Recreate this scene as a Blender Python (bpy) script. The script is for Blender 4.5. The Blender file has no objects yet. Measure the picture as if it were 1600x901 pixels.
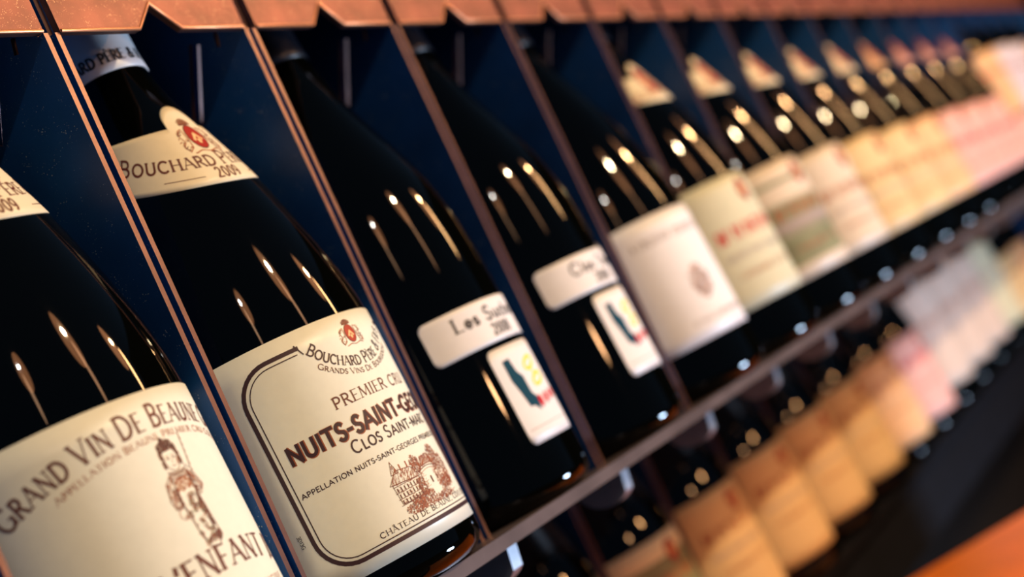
import bpy, bmesh, math, random
from mathutils import Vector, Matrix
from mathutils.geometry import tessellate_polygon
S = bpy.context.scene
COL = S.collection
RND = random.Random(7)
R = math.radians

# ------------------------------------------------------------------ camera
F_PX = 2222.0
AX = Vector((0.48578873, -0.17349598, 0.85668457))   # rack's long axis   (right, down, forward)
AY = Vector((-0.76400862, 0.39184196, 0.51259214))   # into the rack
AZ = Vector((-0.42461764, -0.90352588, 0.05779999))  # up
cam_d = bpy.data.cameras.new('camera')
cam = bpy.data.objects.new('camera', cam_d); COL.objects.link(cam)
right = Vector((AX.x, AY.x, AZ.x)); down = Vector((AX.y, AY.y, AZ.y)); fwd = Vector((AX.z, AY.z, AZ.z))
m = Matrix((right, -down, -fwd)).transposed().to_4x4()
m.translation = Vector((-0.361, -0.3408, 0.0))
cam.matrix_world = m
cam_d.sensor_width = 36.0
cam_d.lens = 36.0 * F_PX / 1600.0
cam_d.clip_start = 0.01
cam_d.dof.use_dof = True
cam_d.dof.focus_distance = 0.490
cam_d.dof.aperture_fstop = 5.2
cam_d.dof.aperture_blades = 9
S.camera = cam

# ------------------------------------------------------------------ world, lamps, exposure
w = bpy.data.worlds.new('world'); S.world = w; w.use_nodes = True
bgn = w.node_tree.nodes['Background']
bgn.inputs[0].default_value = (0.22, 0.42, 0.75, 1)
bgn.inputs[1].default_value = 0.12
def lamp(name, loc, watts, color, radius):
    l = bpy.data.lights.new(name, 'POINT'); l.energy = watts; l.color = color; l.shadow_soft_size = radius
    o = bpy.data.objects.new(name, l); COL.objects.link(o); o.location = loc; return o
def area(name, loc, target, watts, color, sx, sy):
    l = bpy.data.lights.new(name, 'AREA'); l.energy = watts; l.color = color; l.shape = 'ELLIPSE'; l.size = sx; l.size_y = sy
    o = bpy.data.objects.new(name, l); COL.objects.link(o); o.location = loc
    o.rotation_euler = (Vector(target) - Vector(loc)).to_track_quat('-Z', 'Y').to_euler(); return o
lamp('shop_lamp', (0.37, -1.35, 0.95), 60, (1.0, 0.75, 0.42), 0.026)
lamp('shop_lamp', (1.50, -1.25, 0.90), 34, (1.0, 0.56, 0.24), 0.026)
lamp('shop_lamp', (-0.95, -1.50, 1.10), 14, (0.95, 0.97, 0.90), 0.022)
lamp('low_fill_light', (0.95, -1.30, 0.14), 12, (1.0, 0.5, 0.2), 0.03)  # low warm lights added for lower-tier highlights, raised to fill its labels
lamp('low_fill_light', (0.10, -1.40, 0.12), 7, (1.0, 0.5, 0.22), 0.03)
area('streak_tail_light', (0.37, -1.36, 0.60), (0.3, 0, 0.1), 0.9, (1.0, 0.50, 0.25), 0.05, 0.50)  # added area lights, one below each lamp, for streak tails in the bottles
area('streak_tail_light', (1.55, -1.21, 0.62), (0.6, 0, 0.1), 4.5, (1.0, 0.54, 0.22), 0.05, 0.40)
area('streak_tail_light', (-0.95, -1.51, 0.75), (0, 0, 0.1), 0.8, (1.0, 0.55, 0.3), 0.05, 0.50)
for q in ((0.37, -1.42, 0.90), (1.50, -1.32, 0.86), (-0.95, -1.57, 1.05)):
    area('halo_light', q, (0.1, 0, 0.1), 1.6, (1.0, 0.40, 0.16), 0.22, 0.40)  # added discs that put a bronze halo round each lamp's reflection
area('low_cool_fill', (1.10, -0.98, -0.72), (0.2, 0, 0), 20, (0.55, 0.74, 1.0), 0.26, 0.14)  # unseen cool light low in front, boosted as fill for capsule and undersides
S.view_settings.view_transform = 'Standard'
S.view_settings.look = 'None'
S.view_settings.gamma = 1
S.view_settings.exposure = 0.2

# ------------------------------------------------------------------ materials
def mat(name, col, rough=0.5, metal=0.0, noise=0.0, scale=40, specks=None, bump=0.0, coat=0.0, spec=0.5):
    mt = bpy.data.materials.new(name); mt.use_nodes = True
    nt = mt.node_tree; b = nt.nodes['Principled BSDF']
    b.inputs['Base Color'].default_value = (*col, 1)
    b.inputs['Roughness'].default_value = rough
    b.inputs['Metallic'].default_value = metal
    b.inputs['Specular IOR Level'].default_value = spec
    b.inputs['Coat Weight'].default_value = coat
    b.inputs['Coat Roughness'].default_value = 0.03
    tc = nt.nodes.new('ShaderNodeTexCoord')
    out = None
    if noise > 0:
        n = nt.nodes.new('ShaderNodeTexNoise'); n.inputs['Scale'].default_value = scale; n.inputs['Detail'].default_value = 4
        nt.links.new(tc.outputs['Object'], n.inputs['Vector'])
        r = nt.nodes.new('ShaderNodeValToRGB')
        r.color_ramp.elements[0].position = 0.3; r.color_ramp.elements[1].position = 0.7
        r.color_ramp.elements[0].color = (*[c * (1 - noise) for c in col], 1)
        r.color_ramp.elements[1].color = (*[min(1, c * (1 + noise)) for c in col], 1)
        nt.links.new(n.outputs['Fac'], r.inputs['Fac']); out = r.outputs['Color']
        nt.links.new(out, b.inputs['Base Color'])
        if bump:
            bp = nt.nodes.new('ShaderNodeBump'); bp.inputs['Strength'].default_value = bump; bp.inputs['Distance'].default_value = 0.0005
            nt.links.new(n.outputs['Fac'], bp.inputs['Height']); nt.links.new(bp.outputs['Normal'], b.inputs['Normal'])
    if specks:
        sc, size, scol = specks
        v = nt.nodes.new('ShaderNodeTexVoronoi'); v.inputs['Scale'].default_value = sc
        nt.links.new(tc.outputs['Object'], v.inputs['Vector'])
        n2 = nt.nodes.new('ShaderNodeTexNoise'); n2.inputs['Scale'].default_value = sc * 0.16
        nt.links.new(tc.outputs['Object'], n2.inputs['Vector'])
        lt = nt.nodes.new('ShaderNodeMath'); lt.operation = 'LESS_THAN'
        mu = nt.nodes.new('ShaderNodeMath'); mu.operation = 'MULTIPLY'; mu.inputs[1].default_value = size * 2
        po = nt.nodes.new('ShaderNodeMath'); po.operation = 'POWER'; po.inputs[1].default_value = 3.0
        nt.links.new(n2.outputs['Fac'], po.inputs[0]); nt.links.new(po.outputs[0], mu.inputs[0])
        nt.links.new(v.outputs['Distance'], lt.inputs[0]); nt.links.new(mu.outputs[0], lt.inputs[1])
        mx = nt.nodes.new('ShaderNodeMix'); mx.data_type = 'RGBA'
        nt.links.new(lt.outputs[0], mx.inputs[0])
        if out: nt.links.new(out, mx.inputs[6])
        else: mx.inputs[6].default_value = (*col, 1)
        mx.inputs[7].default_value = (*scol, 1)
        nt.links.new(mx.outputs[2], b.inputs['Base Color'])
    return mt
M = {
 'glass': mat('dark_bottle_glass', (0.0006, 0.0008, 0.0006), 0.03, spec=0.24),
 'navy': mat('blue_shade_metal', (0.006, 0.050, 0.170), 0.42, noise=0.25, scale=22, specks=(900, 0.36, (0.22, 0.26, 0.3)), spec=0.3),  # rack metal's inner faces, their blue shade put into the colour
 'copper': mat('warm_lit_metal', (0.23, 0.068, 0.045), 0.45, metal=0.25, noise=0.3, scale=70, specks=(1500, 0.45, (0.8, 0.45, 0.25)), bump=0.15),  # same rack metal, warm light on the fascia put into the colour
 'edge': mat('warm_lit_edge', (0.13, 0.068, 0.060), 0.32, metal=0.5, noise=0.2, scale=90),  # sheet edges of that metal, warm light put into the colour
 'hem': mat('copper_hem_glint', (0.75, 0.33, 0.16), 0.3, metal=0.5),  # hem colour brightened to hold the glint along the fascia edge
 'shelf': mat('shelf_metal', (0.16, 0.125, 0.125), 0.3, metal=0.4, noise=0.25, scale=35),
 'bracket': mat('grey_metal', (0.30, 0.33, 0.38), 0.35, metal=0.6, noise=0.15, scale=60),
 'dark': mat('dark_back_and_shade', (0.003, 0.0035, 0.006), 0.8, noise=0.3, spec=0.12),
 'cream': mat('cream_paper', (0.76, 0.66, 0.45), 0.42, noise=0.025, scale=300, spec=0.35),
 'ivory': mat('ivory_paper', (0.80, 0.80, 0.66), 0.38, noise=0.02, scale=300, spec=0.35),
 'parchment': mat('parchment_paper', (0.66, 0.55, 0.42), 0.42, noise=0.03, scale=200, spec=0.35),
 'rose_white': mat('rose_white_paper', (0.62, 0.49, 0.41), 0.45, noise=0.03, scale=200, spec=0.3),
 'gold_paper': mat('yellow_cream_paper', (0.68, 0.49, 0.25), 0.45, noise=0.03, scale=200, spec=0.35),
 'white': mat('white_paper', (0.80, 0.77, 0.76), 0.42, noise=0.02, scale=200, spec=0.35),
 'pink': mat('pink_paper', (0.74, 0.40, 0.34), 0.45, noise=0.03, scale=200, spec=0.35),
 'peach': mat('peach_paper', (0.76, 0.46, 0.24), 0.45, noise=0.03, scale=200, spec=0.35),
 'sage': mat('sage_paper', (0.60, 0.58, 0.41), 0.45, noise=0.03, scale=200, spec=0.35),
 'lilac': mat('pale_lilac_paper', (0.66, 0.60, 0.68), 0.45, noise=0.03, scale=200, spec=0.35),
 'olive': mat('olive_print', (0.19, 0.20, 0.11), 0.5, noise=0.2, scale=80),
 'capsule': mat('silver_white_foil', (0.82, 0.84, 0.86), 0.4, noise=0.03, scale=100),
 'foil_dark': mat('dark_foil', (0.006, 0.008, 0.015), 0.35),
 'ink': mat('dark_maroon_ink', (0.035, 0.008, 0.010), 0.5),
 'brown': mat('brown_ink', (0.12, 0.024, 0.010), 0.5),
 'rust': mat('rust_ink', (0.33, 0.085, 0.025), 0.5),
 'red': mat('red_ink', (0.36, 0.016, 0.008), 0.4),
 'gold': mat('gold_ink', (0.85, 0.55, 0.25), 0.4),
 'black': mat('black_ink', (0.03, 0.03, 0.035), 0.5),
 'grey': mat('grey_ink', (0.34, 0.27, 0.25), 0.5),
 'teal': mat('teal_ink', (0.002, 0.050, 0.085), 0.6, spec=0.1),
 'yellow': mat('yellow_ink', (0.80, 0.68, 0.01), 0.6, spec=0.1),
 'scarlet': mat('scarlet_ink', (0.52, 0.004, 0.012), 0.6, spec=0.1),
 'wood': mat('orange_wood', (0.80, 0.19, 0.008), 0.35, noise=0.25, scale=9, bump=0.1),
 'wall': mat('dark_wall', (0.010, 0.008, 0.007), 0.85, noise=0.3, spec=0.1),
 'floor': mat('dark_floor', (0.03, 0.014, 0.006), 0.6, noise=0.3, scale=6, spec=0.2),
}

# ------------------------------------------------------------------ object helpers
def link(name, verts, faces, mats, midx=None, parent=None, smooth=False):
    me = bpy.data.meshes.new(name); me.from_pydata(verts, [], faces)
    for k in mats: me.materials.append(M[k])
    if midx: me.polygons.foreach_set('material_index', midx)
    if smooth: me.polygons.foreach_set('use_smooth', [True] * len(me.polygons))
    me.update()
    o = bpy.data.objects.new(name, me); COL.objects.link(o)
    if parent: o.parent = parent
    return o
def empty(name, loc, rx=0.0):
    o = bpy.data.objects.new(name, None); COL.objects.link(o); o.location = loc; o.rotation_euler = (rx, 0, 0); o.empty_display_size = 0.02
    return o
def tag(o, label, cat, group=None):
    o['label'] = label; o['category'] = cat
    if group: o['group'] = group
def box(x0, x1, y0, y1, z0, z1):
    v = [(x, y, z) for x in (x0, x1) for y in (y0, y1) for z in (z0, z1)]
    f = [(0, 1, 3, 2), (4, 6, 7, 5), (0, 4, 5, 1), (2, 3, 7, 6), (0, 2, 6, 4), (1, 5, 7, 3)]
    return v, f
def extrude_poly(loops, to3d, t):
    """flat plate with holes; loops[0] outline, the rest holes; to3d(a, b, d) gives the point at depth d"""
    pts = [p for lp in loops for p in lp]
    tris = tessellate_polygon([[Vector((a, b, 0)) for a, b in lp] for lp in loops])
    n = len(pts)
    v = [to3d(a, b, 0) for a, b in pts] + [to3d(a, b, t) for a, b in pts]
    f = [tuple(tr) for tr in tris] + [tuple(i + n for i in reversed(tr)) for tr in tris]
    idx = [0] * len(f); k = 0
    for lp in loops:
        L = len(lp)
        for i in range(L):
            a, b = k + i, k + (i + 1) % L
            f.append((a, b, b + n, a + n)); idx.append(1)
        k += L
    return v, f, idx

# ------------------------------------------------------------------ rack
P = 0.107                      # pitch of the compartments
TH = R(3.4)                    # the shelves and the bottles lean back
N0, N1 = -1, 18
Y0, ZF = 0.0217, -0.0550       # bottle base centre of the upper tier
D2, Z2, X2 = 0.125, -0.2320, 0.052        # the lower tier: set back, and its base height
rack = empty('wine_rack', (0, 0, 0))
tag(rack, 'metal wine rack with blue shade painted inside and warm copper light on edges and notched fascia', 'wine rack')
def slot(cy, cz, L, wd, ang):
    c, s = math.cos(ang), math.sin(ang)
    q = [(-wd, -L), (wd, -L), (wd, L), (-wd, L)]
    return [(cy + c * a + s * b, cz - s * a + c * b) for a, b in q]
def bolt_slot(cy, cz, r):
    return [(cy + r * math.cos(t * math.pi / 4), cz + r * 1.4 * math.sin(t * math.pi / 4)) for t in range(8)]
def floor_z(y, base_y, base_z): return base_z - math.tan(TH) * (y - base_y)
TOPZ = 0.250
sheet_loops = [[(0.0, floor_z(0, Y0, ZF)), (0.108, floor_z(.108, Y0, ZF)), (0.108, TOPZ), (0.003, TOPZ), (0.003, 0.1768), (0.0, 0.1768)],
               slot(0.0350, 0.1690, 0.0165, 0.0030, R(-29)), slot(0.0150, 0.1795, 0.0030, 0.0012, R(-15)), bolt_slot(0.09, 0.10, 0.003)]
v, f, idx = extrude_poly(sheet_loops, lambda a, b, d: (d, a, b), 0.0022)
proto_sheet = None
def put_sheet(x):
    global proto_sheet
    if proto_sheet is None:
        proto_sheet = link('divider_sheet', v, f, ['navy', 'edge'], idx, rack); o = proto_sheet
    else:
        o = proto_sheet.copy(); COL.objects.link(o); o.parent = rack
    o.location = (x, 0, 0)
for n in range(N0, N1 + 1):
    put_sheet(n * P - 0.0037); put_sheet(n * P + 0.0015)
# fascia, one panel to a compartment, with a V notch in its lower edge
zb = 0.1768
loop = [(0.0038, zb), (0.0430, zb), (0.0535, zb + 0.0108), (0.0660, zb), (P - 0.0038, zb), (P - 0.0038, TOPZ), (0.0038, TOPZ)]
v, f, idx = extrude_poly([loop], lambda a, b, d: (a, -0.0005 + d, b), 0.0030)
fp = link('fascia_panel', v, f, ['copper', 'edge'], idx, rack)
pts = [(0.0042, zb), (0.0430, zb), (0.0535, zb + 0.0108), (0.0660, zb), (P - 0.0042, zb)]
hv, hf = [], []
for i, (a, b) in enumerate(pts):
    hv += [(a, -0.0006 + 0.0007 * math.cos(t), b + 0.0004 + 0.0007 * math.sin(t)) for t in [math.pi * k / 3 for k in range(6)]]
for i in range(len(pts) - 1): hf += [(i * 6 + k, i * 6 + (k + 1) % 6, i * 6 + 6 + (k + 1) % 6, i * 6 + 6 + k) for k in range(6)]
hem = link('rolled_hem', hv, hf, ['hem'], None, fp, True)
for n in range(N0 - 1, N1):
    if n > N0 - 1: h2 = hem.copy(); COL.objects.link(h2)
    o = fp if n == N0 - 1 else fp.copy()
    if n > N0 - 1: COL.objects.link(o); o.parent = rack; h2.parent = o
    o.location = (n * P, 0, 0)
def shelf(name, base_y, base_z, y0, y1, mt='shelf'):
    x0, x1 = (N0 - 1) * P, N1 * P + 0.01
    prof = [(y0, floor_z(y0, base_y, base_z)), (y1, floor_z(y1, base_y, base_z)), (y1, floor_z(y1, base_y, base_z) - 0.002),
            (y0 + 0.002, floor_z(y0, base_y, base_z) - 0.002), (y0 + 0.002, floor_z(y0, base_y, base_z) - 0.0055), (y0, floor_z(y0, base_y, base_z) - 0.0055)]
    vv = [(x, a, b) for x in (x0, x1) for a, b in prof]; n_ = len(prof)
    ff = [tuple(range(n_))[::-1], tuple(range(n_, 2 * n_))] + [(i, (i + 1) % n_, (i + 1) % n_ + n_, i + n_) for i in range(n_)]
    return link(name, vv, ff, [mt], None, rack)
shelf('shelf', Y0, ZF - 0.0001, -0.0185, 0.110)
shelf('shelf', Y0 + D2, Z2 - 0.0001, -0.0185 + D2, 0.110 + D2, 'dark')  # same piece as the upper shelf, its shade put into a darker colour
for nm, a in (('top_panel', box((N0 - 1) * P, N1 * P + .01, 0.0, 0.112, TOPZ, TOPZ + 0.003)),
              ('back_panel', box((N0 - 1) * P, N1 * P + .01, 0.1105, 0.1125, -0.0640, TOPZ))):
    link(nm, a[0], a[1], ['dark'], None, rack)
# lower tier sheets
zt2 = -0.0680
loops2 = [[(D2, floor_z(D2, Y0 + D2, Z2)), (D2 + .108, floor_z(D2 + .108, Y0 + D2, Z2)), (D2 + .108, zt2), (D2, zt2)]]
v, f, idx = extrude_poly(loops2, lambda a, b, d: (d, a, b), 0.0022)
ps = link('divider_sheet', v, f, ['navy', 'edge'], idx, rack)
first = True
for n in range(N0, N1):
    for dx in (-0.0037, 0.0015):
        o = ps if first else ps.copy()
        if not first: COL.objects.link(o); o.parent = rack
        first = False; o.location = (n * P + dx + X2, 0, 0)
# rounded bracket tabs under the shelf edge, at each divider
tab = [(-0.010, -0.0577), (0.018, -0.0598), (0.018, -0.064)] + [(0.003 + 0.013 * math.cos(a), -0.0645 + 0.0085 * math.sin(a)) for a in [R(-30 - 12 * k) for k in range(11)]]
v, f, idx = extrude_poly([tab], lambda a, b, d: (d, a, b), 0.0075)
tb = link('bracket', v, f, ['bracket', 'bracket'], idx, rack)
for n in range(N0, N1 + 1):
    o = tb if n == N0 else tb.copy()
    if n > N0: COL.objects.link(o); o.parent = rack
    o.location = (n * P - 0.00375, 0, 0)
a = box((N0 - 1) * P, N1 * P + .01, D2 + 0.002, D2 + 0.110, -0.300, -0.2450); link('plinth', a[0], a[1], ['dark'], None, rack)

# setting
def struct(name, b, k):
    o = link(name, b[0], b[1], [k]); o['kind'] = 'structure'; return o
struct('wall_back', box(-1.2, 4.0, 0.30, 0.34, -1.1, 1.6), 'wall')
struct('wall_right', box(4.0, 4.04, -2.6, 0.34, -1.1, 1.6), 'wall')
struct('floor', box(-1.6, 4.0, -2.6, 0.30, -1.14, -1.10), 'floor')
cnt = empty('wooden_counter', (0.6, 0, -0.27))
tag(cnt, 'glossy orange wooden counter at the lower right corner, below the rack', 'counter')
def slab(loop, z0, z1):
    n_ = len(loop); v_ = [(x, y, z) for z in (z0, z1) for x, y in loop]
    return v_, [tuple(range(n_))[::-1], tuple(range(n_, 2 * n_))] + [(i_, (i_ + 1) % n_, (i_ + 1) % n_ + n_, i_ + n_) for i_ in range(n_)]
a = slab([(-0.45, -0.22), (0.455, -0.22), (0.075, 0.085), (-0.45, 0.085)], -0.03, 0.0); link('counter_top', a[0], a[1], ['wood'], None, cnt)
a = slab([(-0.42, -0.19), (0.38, -0.19), (0.06, 0.075), (-0.42, 0.075)], -0.828, -0.03); link('counter_base', a[0], a[1], ['wall'], None, cnt)

# ------------------------------------------------------------------ stroke lettering
def arc(cx, cy, rx, ry, a0, a1, n=10):
    return [(cx + rx * math.cos(R(a0 + (a1 - a0) * i / n)), cy + ry * math.sin(R(a0 + (a1 - a0) * i / n))) for i in range(n + 1)]
K, T_ = 1.0, 0.42     # thick and thin strokes
G = {
 'A': (.78, [(T_, [(.02, 0), (.37, 1)]), (K, [(.37, 1), (.76, 0)]), (T_, [(.15, .34), (.62, .34)])]),
 'B': (.62, [(K, [(.1, 0), (.1, 1)]), (K, [(.1, 1), (.32, 1)] + arc(.32, .76, .2, .24, 90, -90) + [(.1, .52)]), (K, [(.32, .52)] + arc(.32, .26, .26, .26, 90, -90) + [(.1, 0)])]),
 'C': (.76, [(K, arc(.42, .5, .36, .5, 50, 310, 16))]),
 'D': (.76, [(K, [(.1, 0), (.1, 1)]), (K, [(.1, 1), (.28, 1)] + arc(.28, .5, .42, .5, 90, -90, 14) + [(.1, 0)])]),
 'E': (.56, [(K, [(.1, 0), (.1, 1)]), (T_, [(.1, 1), (.52, 1)]), (T_, [(.1, .52), (.44, .52)]), (T_, [(.1, 0), (.54, 0)])]),
 'F': (.54, [(K, [(.1, 0), (.1, 1)]), (T_, [(.1, 1), (.52, 1)]), (T_, [(.1, .52), (.44, .52)])]),
 'G': (.82, [(K, arc(.44, .5, .38, .5, 50, 325, 16)), (K, [(.75, .05), (.75, .42)]), (T_, [(.55, .42), (.75, .42)])]),
 'H': (.78, [(K, [(.1, 0), (.1, 1)]), (K, [(.68, 0), (.68, 1)]), (T_, [(.1, .52), (.68, .52)])]),
 'I': (.22, [(K, [(.11, 0), (.11, 1)])]),
 'J': (.36, [(K, [(.24, 1), (.24, .1)] + arc(.08, .08, .16, .2, 0, -80, 5))]),
 'L': (.54, [(K, [(.1, 0), (.1, 1)]), (T_, [(.1, 0), (.52, 0)])]),
 'M': (.92, [(T_, [(.08, 0), (.14, 1)]), (K, [(.14, 1), (.46, .1)]), (T_, [(.46, .1), (.78, 1)]), (K, [(.78, 1), (.84, 0)])]),
 'N': (.78, [(T_, [(.1, 0), (.1, 1)]), (K, [(.1, 1), (.68, 0)]), (T_, [(.68, 0), (.68, 1)])]),
 'O': (.86, [(K, arc(.43, .5, .37, .5, 0, 360, 20))]),
 'P': (.58, [(K, [(.1, 0), (.1, 1)]), (K, [(.1, 1), (.3, 1)] + arc(.3, .73, .23, .27, 90, -90) + [(.1, .46)])]),
 'R': (.68, [(K, [(.1, 0), (.1, 1)]), (K, [(.1, 1), (.3, 1)] + arc(.3, .75, .22, .25, 90, -90) + [(.1, .5)]), (K, [(.3, .5), (.64, 0)])]),
 'S': (.54, [(K, arc(.28, .75, .2, .25, 35, 230, 9) + arc(.26, .25, .22, .25, 50, -150, 10))]),
 'T': (.66, [(K, [(.33, 0), (.33, 1)]), (T_, [(.02, 1), (.64, 1)])]),
 'U': (.74, [(K, [(.1, 1), (.1, .3)] + arc(.37, .3, .27, .3, 180, 360, 9) + [(.64, 1)])]),
 'V': (.72, [(K, [(.02, 1), (.36, 0)]), (T_, [(.36, 0), (.70, 1)])]),
 'Y': (.7, [(K, [(.02, 1), (.35, .48)]), (T_, [(.35, .48), (.68, 1)]), (K, [(.35, .48), (.35, 0)])]),
 '&': (.78, [(K, [(.74, .05), (.22, .8)] + arc(.36, .84, .14, .15, 190, -40, 7) + [(.14, .38)] + arc(.3, .22, .22, .22, 150, 330, 7) + [(.7, .5)])]),
 '-': (.34, [(K, [(.04, .42), (.30, .42)])]), "'": (.2, [(K, [(.12, 1.02), (.06, .75)])]), ',': (.2, [(K, [(.1, .06), (.04, -.14)])]), '.': (.2, [(K, [(.08, 0), (.08, .1)])]),
 '0': (.6, [(K, arc(.3, .5, .22, .5, 0, 360, 16))]),
 '1': (.34, [(K, [(.2, 0), (.2, 1), (.06, .85)])]),
 '2': (.58, [(K, arc(.28, .74, .2, .26, 160, -40, 9) + [(.06, .02), (.54, .02)])]),
 '3': (.54, [(K, arc(.24, .76, .2, .24, 140, -90, 9) + arc(.24, .27, .23, .27, 85, -140, 9))]),
 '8': (.56, [(K, arc(.28, .76, .18, .24, 0, 360, 12)), (K, arc(.28, .26, .22, .26, 0, 360, 12))]),
 '9': (.58, [(K, arc(.28, .68, .21, .32, 0, 360, 13)), (K, [(.49, .68)] + arc(.16, .6, .33, .6, 5, -80, 7))]),
 'a': (.5, [(K, arc(.22, .28, .18, .28, 0, 360, 12)), (K, [(.42, 0), (.42, .56)])]),
 'c': (.46, [(K, arc(.25, .3, .2, .3, 50, 310, 10))]), 'e': (.5, [(K, [(.06, .3), (.44, .3)] + arc(.25, .3, .2, .3, 0, 310, 12))]),
 's': (.4, [(K, arc(.2, .44, .13, .15, 35, 230, 7) + arc(.19, .15, .15, .15, 50, -150, 7))]),
 'u': (.52, [(K, [(.08, .6), (.08, .2)] + arc(.25, .2, .17, .2, 180, 360, 7)), (K, [(.42, .6), (.42, 0)])]),
 'h': (.52, [(K, [(.08, 1), (.08, 0)]), (K, arc(.25, .38, .17, .2, 180, 0, 7) + [(.42, 0)])]),
 'o': (.52, [(K, arc(.26, .3, .2, .3, 0, 360, 13))]), 't': (.34, [(K, [(.16, .85), (.16, 0)]), (T_, [(.02, .6), (.32, .6)])]),
 'l': (.2, [(K, [(.1, 1), (.1, 0)])]), 'i': (.2, [(K, [(.1, .6), (.1, 0)])]),
}
ACC = {'È': ('E', [(.16, 1.28), (.34, 1.12)]), 'É': ('E', [(.18, 1.12), (.36, 1.28)]), 'Â': ('A', [(.22, 1.1), (.37, 1.26), (.52, 1.1)]), 'Ô': ('O', [(.28, 1.12), (.43, 1.28), (.58, 1.12)])}

def clip_x(pts, x, sg):
    out = []
    for p, q in zip(pts, pts[1:] + pts[:1]):
        pi, qi = (p[0] - x) * sg >= 0, (q[0] - x) * sg >= 0
        if pi: out.append(p)
        if pi != qi: t = (x - p[0]) / (q[0] - p[0]); out.append((x, p[1] + t * (q[1] - p[1])))
    return out
class Art:
    """collects flat print in label space (millimetres), later wrapped on the paper"""
    def __init__(s): s.q = []      # (polygon, material, layer)
    def poly(s, pts, m, layer=0):
        pts = list(pts); xs = [p[0] for p in pts]; w_ = max(xs) - min(xs); k = max(1, math.ceil(w_ / 1.6))
        if k == 1: s.q.append((pts, m, layer)); return
        for i in range(k):                     # narrow upright slices follow the curved paper
            a, b = min(xs) + w_ * i / k, min(xs) + w_ * (i + 1) / k
            q = clip_x(clip_x(pts, a, 1), b, -1)
            if len(q) > 2: s.q.append((q, m, layer))
    def line(s, pts, wd, m, layer=0, seg=2.0):
        for (a, b), (c, d) in zip(pts[:-1], pts[1:]):
            L = math.hypot(c - a, d - b)
            if L < 1e-6: continue
            k = max(1, int(abs(c - a) / seg + .5)); nx, ny = -(d - b) / L * wd / 2, (c - a) / L * wd / 2
            ex, ey = (c - a) / L * wd * .28, (d - b) / L * wd * .28
            for i in range(k):
                t0, t1 = i / k, (i + 1) / k
                x0, y0, x1, y1 = a + (c - a) * t0, b + (d - b) * t0, a + (c - a) * t1, b + (d - b) * t1
                if i == 0: x0 -= ex; y0 -= ey
                if i == k - 1: x1 += ex; y1 += ey
                s.q.append(([(x0 - nx, y0 - ny), (x1 - nx, y1 - ny), (x1 + nx, y1 + ny), (x0 + nx, y0 + ny)], m, layer))
    def disc(s, cx, cy, rx, ry, m, layer=0, n=16, rot=0):
        c, q = math.cos(rot), math.sin(rot)
        s.poly([(cx + c * rx * math.cos(t) - q * ry * math.sin(t), cy + q * rx * math.cos(t) + c * ry * math.sin(t)) for t in [2 * math.pi * i / n for i in range(n)]], m, layer)
    def text(s, txt, x, h, size, m, wt=.13, serif=True, base=None, align='c', gap=.12, caps=1.0, width=None, layer=0):
        """base(x) -> (x, y, angle) bends the line; caps > 1 enlarges the first letter of every word"""
        items = []; cx = 0; start = True
        for ch in txt:
            if ch == ' ': cx += .42 * size; start = True; continue
            g, acc = ACC.get(ch, (ch, None)); sc = size * (caps if start else 1)
            items.append((cx, g, acc, sc)); cx += (G[g][0] + gap) * sc
            if ch not in "'-": start = False
        tot = cx; kx = width / tot if width else 1.0
        ox = {'c': -tot * kx / 2, 'l': 0, 'r': -tot * kx}[align] + x
        for gx, g, acc, sc in items:
            gw = G[g][0] * sc * kx
            mid = ox + gx * kx + gw / 2
            bx, by, an = base(mid) if base else (mid, h, 0.0)
            ca, sa = math.cos(an), math.sin(an)
            def tr(p): a_, b_ = (p[0] * sc * kx - gw / 2), p[1] * sc; return (bx + ca * a_ - sa * b_, by + sa * a_ + ca * b_)
            for k_, pts in G[g][1]:
                wd = wt * size * (k_ if serif else .95)
                s.line([tr(p) for p in pts], wd, m, layer)
                if serif and len(pts) >= 2 and g not in 'CGOS&0123889-\',.aceosu':
                    for e, o_ in ((pts[0], pts[1]), (pts[-1], pts[-2])):
                        if (abs(e[1]) < .01 or abs(e[1] - 1) < .01) and abs(e[1] - o_[1]) > .3:
                            s.line([tr((e[0] - .11, e[1])), tr((e[0] + .11, e[1]))], wt * size * .4, m, layer)
            if acc: s.line([tr(p) for p in acc], wt * size * .7, m, layer)
    def build(s, mapf, off, parent, name='print'):
        vs, fs, mi, ml = [], [], [], []
        for pts, m_, layer in s.q:
            if m_ not in ml: ml.append(m_)
            b = len(vs); o = off + layer * 0.00004
            vs += [mapf(x, y, o) for x, y in pts]; fs.append(tuple(range(b, b + len(pts)))); mi.append(ml.index(m_))
        return link(name, vs, fs, ml, mi, parent)
def circ(cx, cy, r, smile=False):
    """baseline along a circle; x is measured along the arc from its middle"""
    def f_(x):
        t = x / r
        return (cx + r * math.sin(t), cy - r * math.cos(t), t) if smile else (cx + r * math.sin(t), cy + r * math.cos(t), -t)
    return f_

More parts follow.
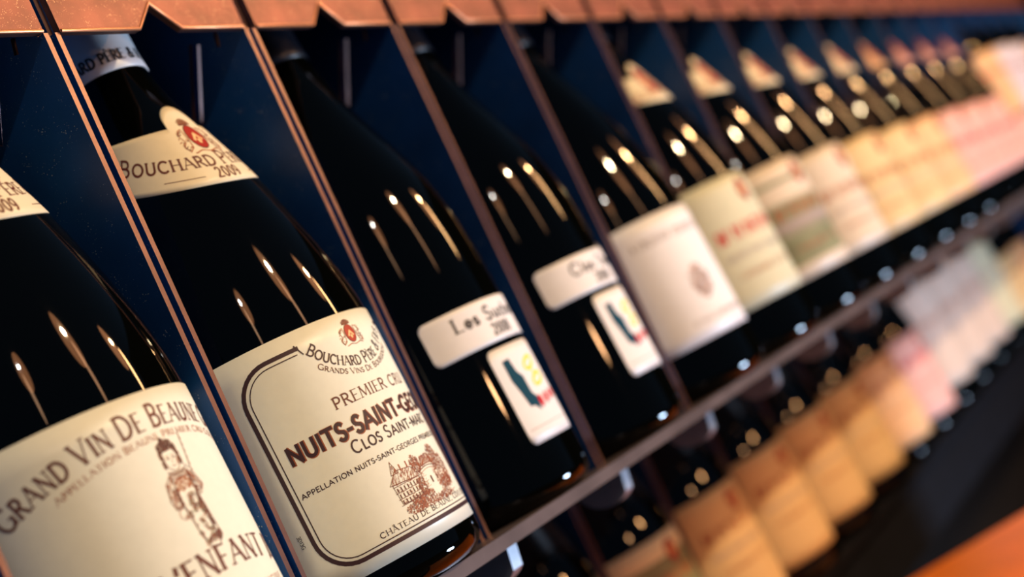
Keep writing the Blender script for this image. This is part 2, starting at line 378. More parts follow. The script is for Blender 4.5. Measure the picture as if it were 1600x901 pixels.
# ------------------------------------------------------------------ drawings
def smudge(a, x, h, size, m, width, seed=1):
    """a line of print that the photograph leaves out of focus: letter-like strokes without letters"""
    rr = random.Random(seed); u = x - width / 2
    while u < x + width / 2:
        if rr.random() < .14: u += size * .45; continue
        a.line([(u, h), (u, h + size)], size * .2, m)
        if rr.random() < .6: a.line([(u, h + size * rr.choice((0, .5, 1))), (u + size * .4, h + size * rr.choice((0, .5, 1)))], size * .16, m)
        u += size * rr.uniform(.5, .75)
def crest(a, cx, cy, s, detail=True):
    rr = random.Random(3)
    a.disc(cx, cy, 2.9 * s, 3.7 * s, 'brown', 0); a.disc(cx, cy, 2.6 * s, 3.4 * s, 'red', 1)
    a.line([(cx - 1.3 * s, cy - .9 * s), (cx, cy + .9 * s), (cx + 1.3 * s, cy - .9 * s)], .75 * s, 'gold', 2)
    if not detail: return
    a.disc(cx, cy - 1.3 * s, .55 * s, .75 * s, 'gold', 2)
    for sg in (-1, 1):                       # supporters: crouching beasts drawn in hatching
        body = [(3.2, 2.6), (4.6, 2.2), (5.4, .6), (4.8, -1.0), (6.2, -2.4), (5.4, -3.8), (3.8, -2.8), (3.3, -.6)]
        a.line([(cx + sg * x * s, cy + y * s) for x, y in body + body[:1]], .28 * s, 'rust', 0)
        for k in range(22):
            x = 3.2 + rr.random() * 2.6; y = -3.4 + rr.random() * 5.6; d = rr.uniform(.3, .9)
            a.line([(cx + sg * x * s, cy + y * s), (cx + sg * (x + d) * s, cy + (y - d * rr.uniform(-.6, 1.4)) * s)], .22 * s, rr.choice(['rust', 'brown']), 0)
    for k in range(9):                       # crown
        t = -2.2 + k * .55
        a.line([(cx + t * s * .8, cy + 3.9 * s), (cx + t * s, cy + (5.6 - .18 * t * t) * s)], .34 * s, 'rust' if k % 2 else 'brown', 0)
    a.line([(cx - 2.2 * s, cy + 3.9 * s), (cx + 2.2 * s, cy + 3.9 * s)], .5 * s, 'brown', 0)
    for k in range(12):                      # scroll below
        x = -4.4 + k * .8
        a.line([(cx + x * s, cy - (4.2 + .25 * math.cos(k)) * s), (cx + (x + .8) * s, cy - (4.2 + .25 * math.cos(k + 1)) * s)], .3 * s, 'rust', 0)
def inside(p, poly):
    x, y = p; c = False
    for (x0, y0), (x1, y1) in zip(poly, poly[1:] + poly[:1]):
        if (y0 > y) != (y1 > y) and x < (x1 - x0) * (y - y0) / (y1 - y0) + x0: c = not c
    return c
def hatch(a, poly, n, wd, m, ang, ln, rr, layer=0):
    xs = [p[0] for p in poly]; ys = [p[1] for p in poly]
    for k in range(n):
        p = (rr.uniform(min(xs), max(xs)), rr.uniform(min(ys), max(ys)))
        if not inside(p, poly): continue
        t = R(ang + rr.uniform(-14, 14)); l = ln * rr.uniform(.5, 1)
        a.line([(p[0] - l * math.cos(t) / 2, p[1] - l * math.sin(t) / 2), (p[0] + l * math.cos(t) / 2, p[1] + l * math.sin(t) / 2)], wd * rr.uniform(.7, 1.2), m, layer)
def foliage(a, cx, cy, rx, ry, n, rr):
    for k in range(n):
        t = rr.random() * 6.283; q = math.sqrt(rr.random())
        x, y = cx + rx * q * math.cos(t), cy + ry * q * math.sin(t); l = rr.uniform(.25, .6)
        an = rr.random() * 6.283
        a.line([(x, y), (x + l * math.cos(an), y + l * math.sin(an)), (x + l * math.cos(an + 1.3), y + l * math.sin(an + 1.3))], .13, rr.choice(['rust', 'rust', 'brown']), 0)
def chateau(a):
    rr = random.Random(11)
    # main building with steep roof
    roof = [(-17, 36.2), (-12.5, 40.6), (-5, 39.6), (-2.2, 35.2)]
    a.line(roof + roof[:1], .22, 'brown'); hatch(a, roof, 170, .14, 'rust', 66, 1.8, rr)
    spire = [(-14.6, 39.5), (-12.8, 44.2), (-11.2, 39.5)]
    a.line(spire + spire[:1], .2, 'brown'); hatch(a, spire, 50, .13, 'rust', 80, 1.6, rr)
    wall = [(-16, 36), (-15.4, 28.6), (-4, 28), (-3, 35.2)]
    a.line(wall + wall[:1], .2, 'brown'); hatch(a, wall, 60, .12, 'rust', 2, 1.5, rr)
    for r_ in range(3):
        for k in range(7):
            x, y = -14.8 + k * 1.65, 34.4 - r_ * 2.3
            a.line([(x, y), (x + .05, y - 1.25)], .46, 'brown', 1)
    for y in (35.2, 32.8, 30.5, 28.2): a.line([(-16.2, y), (-3.2, y)], .22, 'brown')
    for sgx in (-9.5, -6.0): a.line([(sgx, 39.8), (sgx, 42.0)], .6, 'rust')
    # round tower
    tw = [(-1.4, 36.2), (-1.8, 25.5), (9.6, 25.8), (9.8, 36.4)]
    a.line([tw[0], tw[1]], .22, 'brown'); a.line([tw[2], tw[3]], .22, 'brown')
    top = [(-1.8 + 1.95 * k, 36.2 + 1.1 * math.sin(math.pi * k / 6)) for k in range(7)]
    a.line(top, .3, 'brown'); a.line([(x, y + .9) for x, y in top], .2, 'rust'); a.line([(x, y - 1.0) for x, y in top], .16, 'rust')
    cap = [(.8, 37.8), (2.0, 41.0), (7.4, 41.4), (8.8, 38.2)]
    a.line(cap + cap[:1], .24, 'brown'); hatch(a, cap, 120, .15, 'rust', 75, 1.5, rr)
    hatch(a, [(6.4, 26), (6.4, 36), (9.8, 36), (9.6, 26)], 130, .13, 'rust', 35, 1.3, rr)
    hatch(a, [(-1.6, 26), (-1.6, 36), (.2, 36), (.2, 26)], 40, .12, 'rust', 35, .9, rr)
    a.line([(3.4, 33.0), (3.4, 30.8)], .8, 'brown', 1); a.line([(7.4, 32.6), (7.4, 31.2)], .5, 'brown', 1)
    for y in (34, 32, 30, 28): a.line([(-.8, y), (1.4, y + .1)], .1, 'rust')
    # right wing
    rw = [(10, 35), (10, 27), (18, 27), (18, 33.5)]
    hatch(a, rw, 180, .14, 'rust', 20, 1.3, rr)
    # trees and ground
    foliage(a, -1.9, 39.4, 2.6, 3.6, 260, rr); foliage(a, 11.6, 39, 4.2, 5.2, 430, rr); foliage(a, 17, 34, 3, 6, 240, rr)
    foliage(a, -3.2, 31, 2.4, 3.6, 190, rr); foliage(a, -5.2, 27.4, 6.5, 2.0, 260, rr); foliage(a, 13, 29, 5.5, 2.8, 260, rr)
    foliage(a, -10.5, 25.6, 5.0, 2.0, 170, rr); foliage(a, 3, 24.8, 12, 1.4, 330, rr)
    hatch(a, [(-14, 24), (-10, 28), (-3, 27), (-6, 23.4)], 130, .14, 'rust', 55, 1.4, rr)
    a.line([(-13, 23.6), (-5, 24.6), (4, 23.5), (18, 25.2)], .16, 'rust')
def child_figure(a):
    rr = random.Random(5)
    L = lambda pts, w_=.3, m_='brown', l_=0: a.line(pts, w_, m_, l_)
    # hat of short fur strokes
    hat = [(-3.6, 76.2), (-3.4, 79.2), (-1.6, 80.2), (-.9, 81.7), (.2, 80.5), (2.2, 80.2), (3.6, 78.0), (3.5, 75.4), (1.8, 77.4), (-1.8, 77.2)]
    hatch(a, hat, 360, .3, 'brown', 60, 1.1, rr); hatch(a, hat, 120, .3, 'ink', 100, .7, rr, 1); L(hat + hat[:1], .22)
    for sg in (-1, 1): hatch(a, [(sg * 2.6, 77), (sg * 3.9, 77), (sg * 3.9, 72.4), (sg * 2.7, 71.8)], 70, .24, 'brown', 80, .9, rr)
    L(arc(0, 74.2, 2.8, 3.7, -170, -10, 12), .24)                                   # face
    for sg in (-1, 1):
        L(arc(sg * 1.15, 74.6, .62, .32, 10, 170, 5), .2); a.disc(sg * 1.15, 74.5, .28, .24, 'brown', 1, 8); L([(sg * .5, 75.5), (sg * 1.8, 75.6)], .16, 'rust')
    L([(.1, 74.4), (.25, 73.2), (-.2, 73.1)], .16, 'rust'); L([(-.7, 72.2), (0, 71.95), (.7, 72.2)], .26, 'brown')
    hatch(a, [(1.2, 71.6), (2.6, 72.6), (2.7, 75), (1.9, 74)], 26, .13, 'rust', 40, .8, rr)
    # ruff
    for k in range(13):
        t = -3.4 + k * .56; L([(t, 70.6 - .12 * (3.4 - abs(t))), (t + .25, 69.2 - .3 * (3.4 - abs(t)))], .22, 'rust' if k % 2 else 'brown')
    L([(-3.6, 70.7), (-1.6, 69.6), (1.6, 69.6), (3.6, 70.7)], .25); L([(-4.1, 69.6), (-1.6, 68), (1.8, 68), (4.2, 69.6)], .22, 'rust')
    # sleeves
    lsl = [(-3.6, 69.6), (-6.2, 67.4), (-7.2, 62.2), (-6.6, 59.6), (-4.2, 59.6), (-3.2, 63.4)]
    L(lsl + lsl[:1], .26); hatch(a, lsl, 85, .16, 'rust', 70, 1.5, rr); hatch(a, [(-5, 66), (-3.3, 66), (-3.2, 60), (-4.4, 60)], 45, .22, 'brown', 75, 1.2, rr)
    rsl = [(3.8, 69.4), (6.2, 67.8), (7.6, 64.2), (6.4, 62.4), (3.9, 62.8), (3.2, 66.4)]
    L(rsl + rsl[:1], .26); hatch(a, rsl, 85, .16, 'rust', 110, 1.5, rr); hatch(a, [(3.2, 69), (4.6, 68), (4.4, 62.4), (3.3, 62.6)], 50, .22, 'brown', 100, 1.2, rr)
    for y in (60.2, 59.3): L([(-6.8, y), (-4.1, y)], .22)
    # hands
    L(arc(-5.2, 57.4, 1.2, 1.7, 60, 300, 9), .22, 'rust')
    for k in range(4): L([(-4.8 + .35 * k, 56.9), (-4.7 + .4 * k, 55.5)], .16, 'rust')
    L(arc(4.7, 62.4, 1.5, 1.2, 0, 330, 9), .24); 
    for k in range(3): L([(4.0 + .5 * k, 62.9), (4.4 + .5 * k, 61.7)], .16, 'rust')
    # long embroidered gown
    gown = [(-3.2, 68.2), (3.2, 68.2), (3.8, 62), (5.0, 50), (5.4, 47.4), (2.6, 44.8), (-1.4, 45.4), (-2.6, 50), (-3.8, 60)]
    L(gown + gown[:1], .28)
    hatch(a, [(-3.0, 68), (3.0, 68), (3.4, 64), (-3.2, 64)], 130, .2, 'rust', 40, 1.1, rr)
    for k in range(30):                                                             # star shaped flowers of the brocade
        x, y = rr.uniform(-3.2, 4.4), rr.uniform(46.5, 62.5)
        if not inside((x, y), gown): continue
        for j in range(7):
            t = 6.283 * j / 7 + rr.random(); L([(x, y), (x + 1.15 * math.cos(t), y + 1.15 * math.sin(t))], .24, rr.choice(['rust', 'brown', 'olive']))
    hatch(a, [(2.4, 62), (3.9, 62), (5.3, 47.6), (3.2, 46)], 200, .2, 'brown', 96, 1.6, rr)
    hatch(a, [(-3.6, 60), (-2.6, 60), (-1.4, 46), (-2.4, 48)], 60, .2, 'brown', 84, 1.4, rr)
    hatch(a, [(-1.6, 47.8), (5.3, 49.2), (5.2, 47.4), (-1.4, 46)], 110, .22, 'brown', 20, 1.1, rr)
    L([(-1.6, 46.6), (2.6, 46.2), (5.2, 48.6)], .2, 'rust')
    # staff over the shoulder
    L([(7.6, 81.6), (6.8, 75.2), (5.6, 68.2), (4.6, 63.2)], .34, 'brown')
    for k in range(6): L([(7.4 - .3 * k, 80 - 2.1 * k), (8.0 - .3 * k, 79.2 - 2.1 * k)], .18, 'rust')
    L([(5.2, 69.8), (3.4, 72)], .26, 'brown')

# ------------------------------------------------------------------ label layouts (u, h in millimetres on the bottle)
def art_estate():
    a = Art()
    # frame: thick outer, thin inner, broken at the top for the crest
    def frame(u, hb, ht, r, wd, gap, m, lay=0):
        left = [(-gap[0], ht)] + [(x, y) for x, y in arc(-u + r, ht - r, r, r, 90, 180, 9)] + arc(-u + r, hb + r, r, r, 180, 270, 9) + [(0, hb)]
        a.line(left, wd, m, lay); a.line([(-x, y) for x, y in left], wd, m, lay)
    frame(50.4, 18.3, 95.0, 13, 1.55, (24.6,), 'ink', 0); frame(48.2, 20.2, 92.9, 11, .4, (25.6,), 'ink', 0)
    a.line([(-25.4, 96.2), (-23.4, 92.2)], .5, 'ink', 1)
    crest(a, 0, 93.0, 1.0)
    a.text('BOUCHARD PÈRE & FILS', 0, 0, 3.5, 'ink', .17, base=circ(0, 109.2, 28.4, True), caps=1.25, width=52)
    a.text('GRANDS VINS DE BOURGOGNE', 0, 0, 1.75, 'brown', .18, base=circ(0, 110.2, 32.6, True), caps=1.2, width=46)
    a.text('PREMIER CRU', 0, 69.3, 4.1, 'brown', .15, width=44)
    a.text('NUITS-SAINT-GEORGES', 0.25, 58.35, 6.1, 'rust', .29, serif=False, width=90, caps=1.0)
    a.text('NUITS-SAINT-GEORGES', 0, 58.5, 6.0, 'ink', .22, serif=False, width=90, layer=1)
    a.text('CLOS SAINT-MARC', 0, 52.3, 3.5, 'ink', .2, serif=False, width=47, caps=1.28)
    a.text('APPELLATION NUITS-SAINT-GEORGES PREMIER CRU CONTRÔLÉE', 0, 46.4, 1.75, 'ink', .2, serif=False, width=94)
    chateau(a)
    a.text("CHÂTEAU DE BEAUNE, CÔTE D'OR, FRANCE", 9, 21.6, 1.95, 'ink', .17, width=76)
    # tiny print number running up the side
    t = Art(); t.text('3D13G', 0, 0, 1.35, 'black', .16, serif=False)
    for pts, m_, l_ in t.q: a.poly([(-54.9 + y, 33.5 - x) for x, y in pts], m_, l_)
    return a
def art_child():
    a = Art()
    a.text('GRAND VIN DE BEAUNE GRÈVES', 0, 0, 5.9, 'brown', .17, base=circ(0, -51, 136.3), caps=1.2, width=110)
    a.text('APPELLATION BEAUNE PREMIER CRU CONTRÔLÉE', 4, 0, 1.85, 'rust', .17, base=circ(0, -36, 117.4), caps=1.1, width=84)
    child_figure(a)
    a.text("L'ENFANT JÉSUS", -21.5, 0, 7.2, 'brown', .2, base=circ(0, -150, 187.5), align='l', width=76, serif=True)
    a.text("APPELLATION D'ORIGINE", 0, 27, 2.2, 'rust', .16, width=60)
    return a
def art_collar():
    a = Art(); s0 = 36.0         # u here is angle * 36 mm
    crest(a, -1.0, 188.2, 1.75)
    def base(x):
        ph = x / s0; return (x, 173.4 + 6.5 * ph * ph, 2 * 6.5 * x / s0 / s0)
    a.text('BOUCHARD PÈRE & FILS', 0, 0, 5.0, 'brown', .19, base=base, caps=1.3, width=92)
    a.text('2009', -1, 0, 4.7, 'brown', .17, base=lambda x: (x, 167.3 + 6.5 * (x / s0) ** 2, 13 * x / s0 / s0))
    for sg in (-1, 1): a.line([(sg * x, 168.6 + 6.5 * (x / s0) ** 2) for x in (13, 17, 21, 25, 29)], .3, 'brown')
    return a
def art_capsule():
    a = Art(); a.text('BOUCHARD PÈRE & FILS', -13, 230.0, 4.2, 'black', .2, width=52); return a
def art_strip(txt, yr, dh):
    def mk():
        a = Art(); a.text(txt, 0, 80.0 + dh, 5.2, 'black', .24, caps=1.15, width=min(56, 4.6 * len(txt))); a.text(yr, 0, 72.8 + dh, 4.8, 'black', .22, width=14); return a
    return mk
def art_shapes(dh):
    def mk():
        a = Art()
        pts = [(-11.6, 61), (-7.2, 61.4), (-6.2, 55), (-3.8, 52), (-3.6, 44), (-1.4, 41.6), (-2.6, 35.5), (-6, 38.6), (-8.4, 38.6), (-10, 46), (-11.6, 52)]
        a.poly([(x, y + dh) for x, y in pts], 'teal')
        for cx, cy, rx, ry in ((5.2, 56.6, 4.6, 2.6), (6.6, 48.8, 4.8, 2.5)):
            a.line([(cx + rx * math.cos(t * .3927), cy + dh + ry * math.sin(t * .3927 + .5)) for t in range(17)], 1.5, 'yellow')
        a.line([(4.6, 53.2 + dh), (5.4, 51.6 + dh)], 1.2, 'yellow')
        for k in range(4): a.disc(-.2 + 4.9 * k, 39.2 + dh + .5 * k, 1.7, 2.9 - .2 * k, 'scarlet', 0, 12)
        a.line([(-15, 29.6 + dh), (15, 29.6 + dh)], .3, 'grey')
        return a
    return mk
def art_white():
    a = Art(); rr = random.Random(2)
    smudge(a, -14, 86.5, 4.4, 'grey', 62, 4)
    foliage(a, -17, 58, 8, 10, 0, rr)
    for k in range(260):
        t = rr.random() * 6.283; q = math.sqrt(rr.random()); x, y = -19 + 7.5 * q * math.cos(t) + 4, 58 + 10 * q * math.sin(t)
        a.line([(x, y), (x + rr.uniform(-1.5, 1.5), y + rr.uniform(-1.5, 1.5))], .55, rr.choice(['grey', 'rust', 'brown']))
    smudge(a, -8, 36, 2.6, 'grey', 50, 5)
    return a
def art_seal(main, band=None, hi=111):
    def mk():
        a = Art(); crest(a, -4, hi - 12, 2.1, False)
        if band:
            for b0, b1, mm in band:
                for k in range(14): a.poly([(-58 + k * 8.2, b0), (-58 + (k + 1) * 8.2, b0), (-58 + (k + 1) * 8.2, b1), (-58 + k * 8.2, b1)], mm, -1)
        smudge(a, -16, 72, 8, main[1], 52, len(main[0])); smudge(a, -14, 60, 3.6, 'grey', 58, 8); smudge(a, -14, 48, 3.2, 'rust', 52, 9)
        return a
    return mk

# ------------------------------------------------------------------ bottles
P1 = [(0, .0400), (.0015, .0440), (.004, .0470), (.008, .0485), (.05, .0485), (.100, .0485), (.11, .0478), (.12, .0464), (.13, .0445), (.142, .0418), (.155, .0384), (.168, .0346), (.18, .0303), (.195, .0245), (.21, .0190), (.222, .0163), (.232, .0152), (.255, .0148), (.272, .0148), (.2735, .0162), (.279, .0162), (.2805, .0150), (.284, .0146), (.284, .0001)]
P2 = [(0, .0360), (.0015, .0395), (.004, .0422), (.008, .0435), (.06, .0435), (.11, .0433), (.12, .0429), (.13, .0420), (.142, .0405), (.155, .0375), (.168, .0330), (.18, .0287), (.195, .0232), (.21, .0185), (.222, .0163), (.232, .0152), (.255, .0148), (.272, .0148), (.2735, .0162), (.279, .0162), (.2805, .0150), (.284, .0146), (.284, .0001)]
P4 = [(0, .0400), (.0015, .0440), (.004, .0470), (.008, .0485), (.07, .0485), (.142, .0485), (.153, .0465), (.165, .0425), (.178, .0360), (.192, .0285), (.207, .0215), (.222, .0170), (.240, .0152), (.272, .0148), (.2735, .0162), (.279, .0162), (.2805, .0150), (.284, .0146), (.284, .0001)]
P3 = [(0, .0400), (.0015, .0440), (.004, .0470), (.008, .0490), (.08, .0490), (.168, .0490), (.18, .0470), (.192, .0425), (.204, .0360), (.216, .0285), (.228, .0215), (.240, .0170), (.255, .0152), (.272, .0148), (.2735, .0162), (.279, .0162), (.2805, .0150), (.284, .0146), (.284, .0001)]
def rad(prof, h):
    for (a, b), (c, d) in zip(prof[:-1], prof[1:]):
        if a <= h <= c: return b + (d - b) * (h - a) / (c - a) if c > a else b
    return prof[0][1] if h < 0 else prof[-1][1]
def srad(prof, h):
    if h < .09 or h > .25: return rad(prof, h)
    return sum(rad(prof, h + d * .0022) * w_ for d, w_ in ((-4, 1), (-3, 2), (-2, 3), (-1, 4), (0, 4), (1, 4), (2, 3), (3, 2), (4, 1))) / 24
def glass(prof, parent):
    hs = [h for h, _ in prof if h <= .0081] + [.012 + .004 * k for k in range(65)] + [h for h, _ in prof if h > .2719]
    ring = [(h, srad(prof, h) if h < .2719 else None) for h in hs]
    pts = []; tail = [p for p in prof if p[0] > .2719]; ti = 0
    for h, r_ in ring:
        if r_ is None: pts.append(tail[ti]); ti += 1
        else: pts.append((h, r_))
    pts = [(0.012, .0001), (0.010, .014), (0.002, .033), (0.0, .036)] + pts[0:] if prof is not P2 else [(0.012, .0001), (0.010, .012), (0.002, .029), (0.0, .032)] + pts
    n = 80; vs = []; fs = []
    for h, r_ in pts: vs += [(r_ * math.sin(2 * math.pi * k / n), -r_ * math.cos(2 * math.pi * k / n), h) for k in range(n)]
    for i in range(len(pts) - 1):
        for k in range(n): fs.append((i * n + k, i * n + (k + 1) % n, (i + 1) * n + (k + 1) % n, (i + 1) * n + k))
    return link('glass_body', vs, fs, ['glass'], None, parent, True)
def wrap(prof, ref=None):
    def f_(u, h, off):
        h_ = h / 1000; r_ = srad(prof, h_); ph = (u / 1000) / (ref or r_); rr_ = r_ + off
        return (rr_ * math.sin(ph), -rr_ * math.cos(ph), h_)
    return f_
def paper(name, prof, u0, u1, lo, hi, mt, parent, ref=None, rc=0.0, off=0.00022, nu=56, nh=10):
    """paper wrapped on the glass; lo(u), hi(u) give the edges in mm; rc rounds the corners"""
    mp = wrap(prof, ref); vs = []; fs = []
    us = [u0 + (u1 - u0) * i / nu for i in range(nu + 1)]
    if rc: us = sorted(set(us + [u0 + rc * k for k in (.05, .15, .3, .5, .75, 1)] + [u1 - rc * k for k in (.05, .15, .3, .5, .75, 1)]))
    for u in us:
        a, b = lo(u), hi(u)
        d = min(u - u0, u1 - u)
        if rc and d < rc: c = rc - math.sqrt(max(0, rc * rc - (rc - d) ** 2)); a += c; b -= c
        vs += [mp(u, a + (b - a) * j / nh, off) for j in range(nh + 1)]
    nn = nh + 1
    for i in range(len(us) - 1):
        for j in range(nh): fs.append((i * nn + j, (i + 1) * nn + j, (i + 1) * nn + j + 1, i * nn + j + 1))
    o = link(name, vs, fs, [mt], None, parent, True)
    sd = o.modifiers.new('thickness', 'SOLIDIFY'); sd.thickness = 0.00016; sd.offset = -1
    return o
OFFP = 0.00030
def add_label(root, prof, lo, hi, mt, art, half=60.0, rc=0.0, name='label'):
    p_ = paper(name, prof, -half, half, lambda u: lo, lambda u: hi, mt, root, rc=rc)
    if art: art().build(wrap(prof), OFFP, p_)
    return p_
def collar(root, mt, art=True, prof=P1):
    s0 = .036; up = 0 if art else 7.5
    lo = lambda u: 164.8 + up + 6.0 * (u / 36) ** 2
    def hi(u):
        x = abs(u + 1.0); base = 194.0 + 2.2 * (u / 36) ** 2
        if x < 12.0: base += 11.0 * math.sqrt(max(0, 1 - (x / 12.0) ** 2)) ** .8
        return base
    p_ = paper('neck_label', prof, -50, 50, lo, hi, mt, root, ref=s0, nu=100, nh=12)
    if art: art_collar().build(wrap(prof, s0), OFFP, p_)
    else:
        a = Art(); crest(a, -4, 190, 2.9, False); a.text('BOUCHARD PÈRE & FILS', 0, 177, 5, 'rust', .2, width=80); a.build(wrap(prof, s0), OFFP, p_)
    return p_
def capsule(root, prof, mt, printed=False):
    n = 48; vs = []; fs = []
    hs = [.2262, .2263, .230, .236, .245, .255, .265, .272, .2735, .279, .2805, .2846, .2848]
    for i, h in enumerate(hs):
        r_ = (srad(prof, h) if h < .272 else rad(prof, min(h, .2839))) + (.00055 if i else .0001)
        if i == len(hs) - 1: r_ = .0001
        vs += [(r_ * math.sin(2 * math.pi * k / n), -r_ * math.cos(2 * math.pi * k / n), h) for k in range(n)]
    for i in range(len(hs) - 1):
        for k in range(n): fs.append((i * n + k, i * n + (k + 1) % n, (i + 1) * n + (k + 1) % n, (i + 1) * n + k))
    o = link('capsule', vs, fs, [mt], None, root, True)
    if printed: art_capsule().build(wrap(prof), .00075, o)
    return o
PROTO = {}
def children(o): return [c for c in bpy.data.objects if c.parent == o]
def bottle(kind, n, tier, label, group=None, dx=0.0):
    """kind names a recipe; the first of a kind is built, the later ones are copies with their parts"""
    loc = (n * P + P / 2 + dx + (X2 if tier else 0), Y0 + (D2 if tier else 0), Z2 if tier else ZF)
    if kind in PROTO:
        src, kids = PROTO[kind]
        r_ = src.copy(); COL.objects.link(r_)
        for ch, gk in kids:
            c = ch.copy(); COL.objects.link(c); c.parent = r_
            for g in gk:
                d = g.copy(); COL.objects.link(d); d.parent = c
    else:
        r_ = empty('wine_bottle', loc, -TH); RECIPE[kind](r_)
        PROTO[kind] = (r_, [(c, children(c)) for c in children(r_)])
    r_.location = loc
    tag(r_, label, 'bottle', group)
    return r_
def rc_A(r_):
    glass(P1, r_); add_label(r_, P1, 13, 97, 'ivory', art_child); collar(r_, 'cream'); capsule(r_, P1, 'capsule', True)
def rc_B(r_):
    glass(P1, r_); add_label(r_, P1, 13, 101.5, 'ivory', art_estate); collar(r_, 'cream'); capsule(r_, P1, 'capsule', True)
def rc_two(txt, yr, dh):
    def f_(r_):
        glass(P2, r_); add_label(r_, P2, 70 + dh, 89.5 + dh, 'white', art_strip(txt, yr, dh), half=39.5, rc=3, name='strip_label')
        add_label(r_, P2, 23.4 + dh, 67.2 + dh, 'white', art_shapes(dh), half=17.4, rc=3); capsule(r_, P2, 'foil_dark')
    return f_
def rc_E(r_):
    glass(P1, r_); add_label(r_, P1, 27, 102, 'white', art_white, half=57); capsule(r_, P1, 'foil_dark')
def rc_std(mt, main, band=None, cmt='cream', lo=30, hi=111, half=58, prof=P1, coll=True):
    def f_(r_):
        glass(prof, r_); add_label(r_, prof, lo, hi, mt, art_seal(main, band, hi), half=half)
        if coll: collar(r_, cmt, False)
        capsule(r_, prof, 'foil_dark')
    return f_
def rc_tall(mt, lo, hi, mm='rust', prof=P3, second=None):
    def f_(r_):
        glass(prof, r_)
        def mk():
            a = Art(); smudge(a, -10, (lo + hi) / 2 + 10, 8, mm, 66, 3); smudge(a, -10, (lo + hi) / 2 - 8, 4, 'grey', 60, 6); return a
        add_label(r_, prof, lo, hi, mt, mk, half=62)
        if second: add_label(r_, prof, 30, lo - 3, second, None, half=58)
        capsule(r_, prof, 'foil_dark')
    return f_
RECIPE = {
 'A': rc_A, 'B': rc_B, 'C': rc_two('Les Suchots', '2008', 0), 'D': rc_two('Clos Thou', '2008', 5.2), 'E': rc_E,
 'F': rc_std('sage', ('heading', 'scarlet')),
 'G': rc_std('parchment', ('heading', 'rust'), band=[(70, 99, 'olive'), (64, 70, 'grey'), (39, 64, 'olive')]),
 'H': rc_std('parchment', ('heading', 'rust')),
 'I': rc_std('gold_paper', ('heading', 'rust')),
 'J': rc_std('peach', ('heading', 'rust'), cmt='peach'),
 'K': rc_std('pink', ('heading', 'scarlet'), cmt='pink'),
 'a': rc_std('gold_paper', ('heading', 'scarlet'), lo=17, hi=103, coll=False),
 'b': rc_std('cream', ('heading', 'rust'), band=[(24, 90, 'olive')], lo=17, hi=103, coll=False),
 'c': rc_std('gold_paper', ('heading', 'rust'), lo=17, hi=103, coll=False),
 'd': rc_std('peach', ('heading', 'rust'), lo=17, hi=103, coll=False),
 'e': rc_std('pink', ('heading', 'scarlet'), lo=17, hi=103, coll=False),
 'T': rc_tall('lilac', 84, 172, second='pink'), 'U': rc_tall('peach', 84, 168, 'scarlet', second='pink'),
 'S': rc_tall('rose_white', 25, 139, 'rust', P4), 'V': rc_tall('sage', 25, 139, 'grey', P4),
}
UP, LOW = 'wine bottles standing on the upper shelf', 'wine bottles standing on the lower shelf'
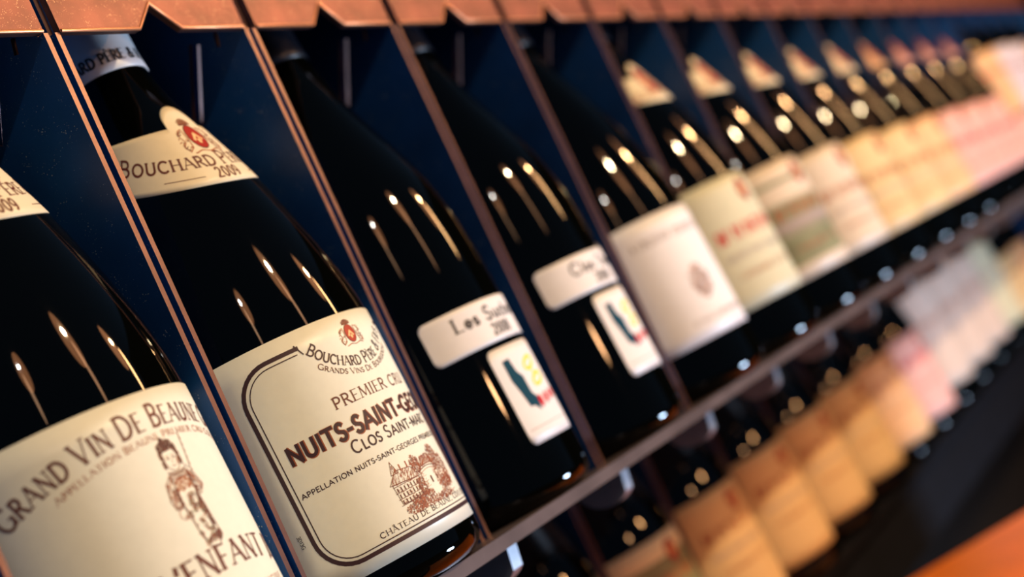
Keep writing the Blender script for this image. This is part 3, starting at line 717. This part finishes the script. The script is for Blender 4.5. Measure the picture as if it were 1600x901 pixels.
upper = [
 ('A', -1, 'bottle with cream label of a child in a long patterned gown, left edge', 0.0008),
 ('B', 0, 'sharp bottle with maroon framed cream label reading NUITS-SAINT-GEORGES over a small house drawing', 0.001),
 ('C', 1, 'nearer bottle with strip label above small label of teal, yellow and red shapes', -0.002),
 ('D', 2, 'bottle with strip label and small coloured shapes label beside the plain white one', -0.002),
 ('E', 3, 'bottle with plain large white label, faint grey line of text and small brownish drawing', 0.001),
 ('F', 4, 'bottle with pale grey green label and red heading, right of the plain white label', 0.0),
 ('G', 5, 'bottle whose cream label carries two olive green blocks and a red seal on upper shelf', 0.0),
 ('H', 6, 'bottle with pale ivory label just right of the olive green blocked label', 0.0),
 ('I', 7, 'bottle with yellowish cream label, second to the right of the olive green blocked one', 0.0),
 ('I', 8, 'bottle with yellowish cream label, third to the right of the olive green blocked one', 0.0),
 ('J', 9, 'blurred bottle with peach label between the yellowish labels and the pink ones, upper shelf', 0.0),
 ('K', 10, 'first blurred bottle with pink label after the peach label on the upper shelf', 0.0),
 ('K', 11, 'second blurred bottle with pink label, middle of the three on the upper shelf', 0.0),
 ('K', 12, 'third blurred bottle with pink label, directly before the tall pale labelled bottles', 0.0),
 ('U', 13, 'tall bottle with large peach label over a pink one, nearest tall upper bottle', 0.0),
 ('T', 14, 'tall bottle with large pale lilac label, nearest of two at the upper right', 0.0),
 ('T', 15, 'tall bottle with large pale lilac label, second of two at right picture edge', 0.0),
 ('U', 16, 'farthest tall upper bottle with peach label, at the right picture edge', 0.0),
]
lower = [
 ('a', 1, 'lower shelf bottle below the first bracket, only dark shoulder showing under the upper shelf', 0.0),
 ('a', 2, 'lower shelf bottle with cream label cut by the bottom picture edge, leftmost label there', 0.0),
 ('b', 3, 'lower shelf bottle with olive panel under a pale cream top band', 0.0),
 ('c', 4, 'lower shelf bottle with yellowish label touching the olive panel label', 0.0),
 ('c', 5, 'lower shelf bottle with yellowish label, second to the right of the olive panel label', 0.0),
 ('c', 6, 'lower shelf bottle with yellowish label, third to the right of the olive panel label', 0.0),
 ('c', 7, 'lower shelf bottle with yellowish label, fourth to the right of the olive panel label', 0.0),
 ('d', 8, 'lower shelf bottle with peach label beside the last yellowish label', 0.0),
 ('e', 9, 'lower shelf bottle with pink label between the peach label and the taller white ones', 0.0),
 ('S', 10, 'tall lower shelf bottle with large white label, nearest of three in a row', 0.0),
 ('S', 11, 'tall lower shelf bottle with large white label, middle of three in a row', 0.0),
 ('S', 12, 'tall lower shelf bottle with large white label, farthest of three in a row', 0.0),
 ('V', 13, 'tall lower shelf bottle with pale green label right after the white ones', 0.0),
 ('c', 14, 'lower shelf bottle with yellowish label beyond the tall pale green label', 0.0),
 ('d', 15, 'lower shelf bottle with peach label at the far right end of the lower row', 0.0),
]
for kind, n, lab, dx in upper: bottle(kind, n, 0, lab, UP, dx)
for kind, n, lab, dx in lower: bottle(kind, n, 1, lab, LOW, dx)
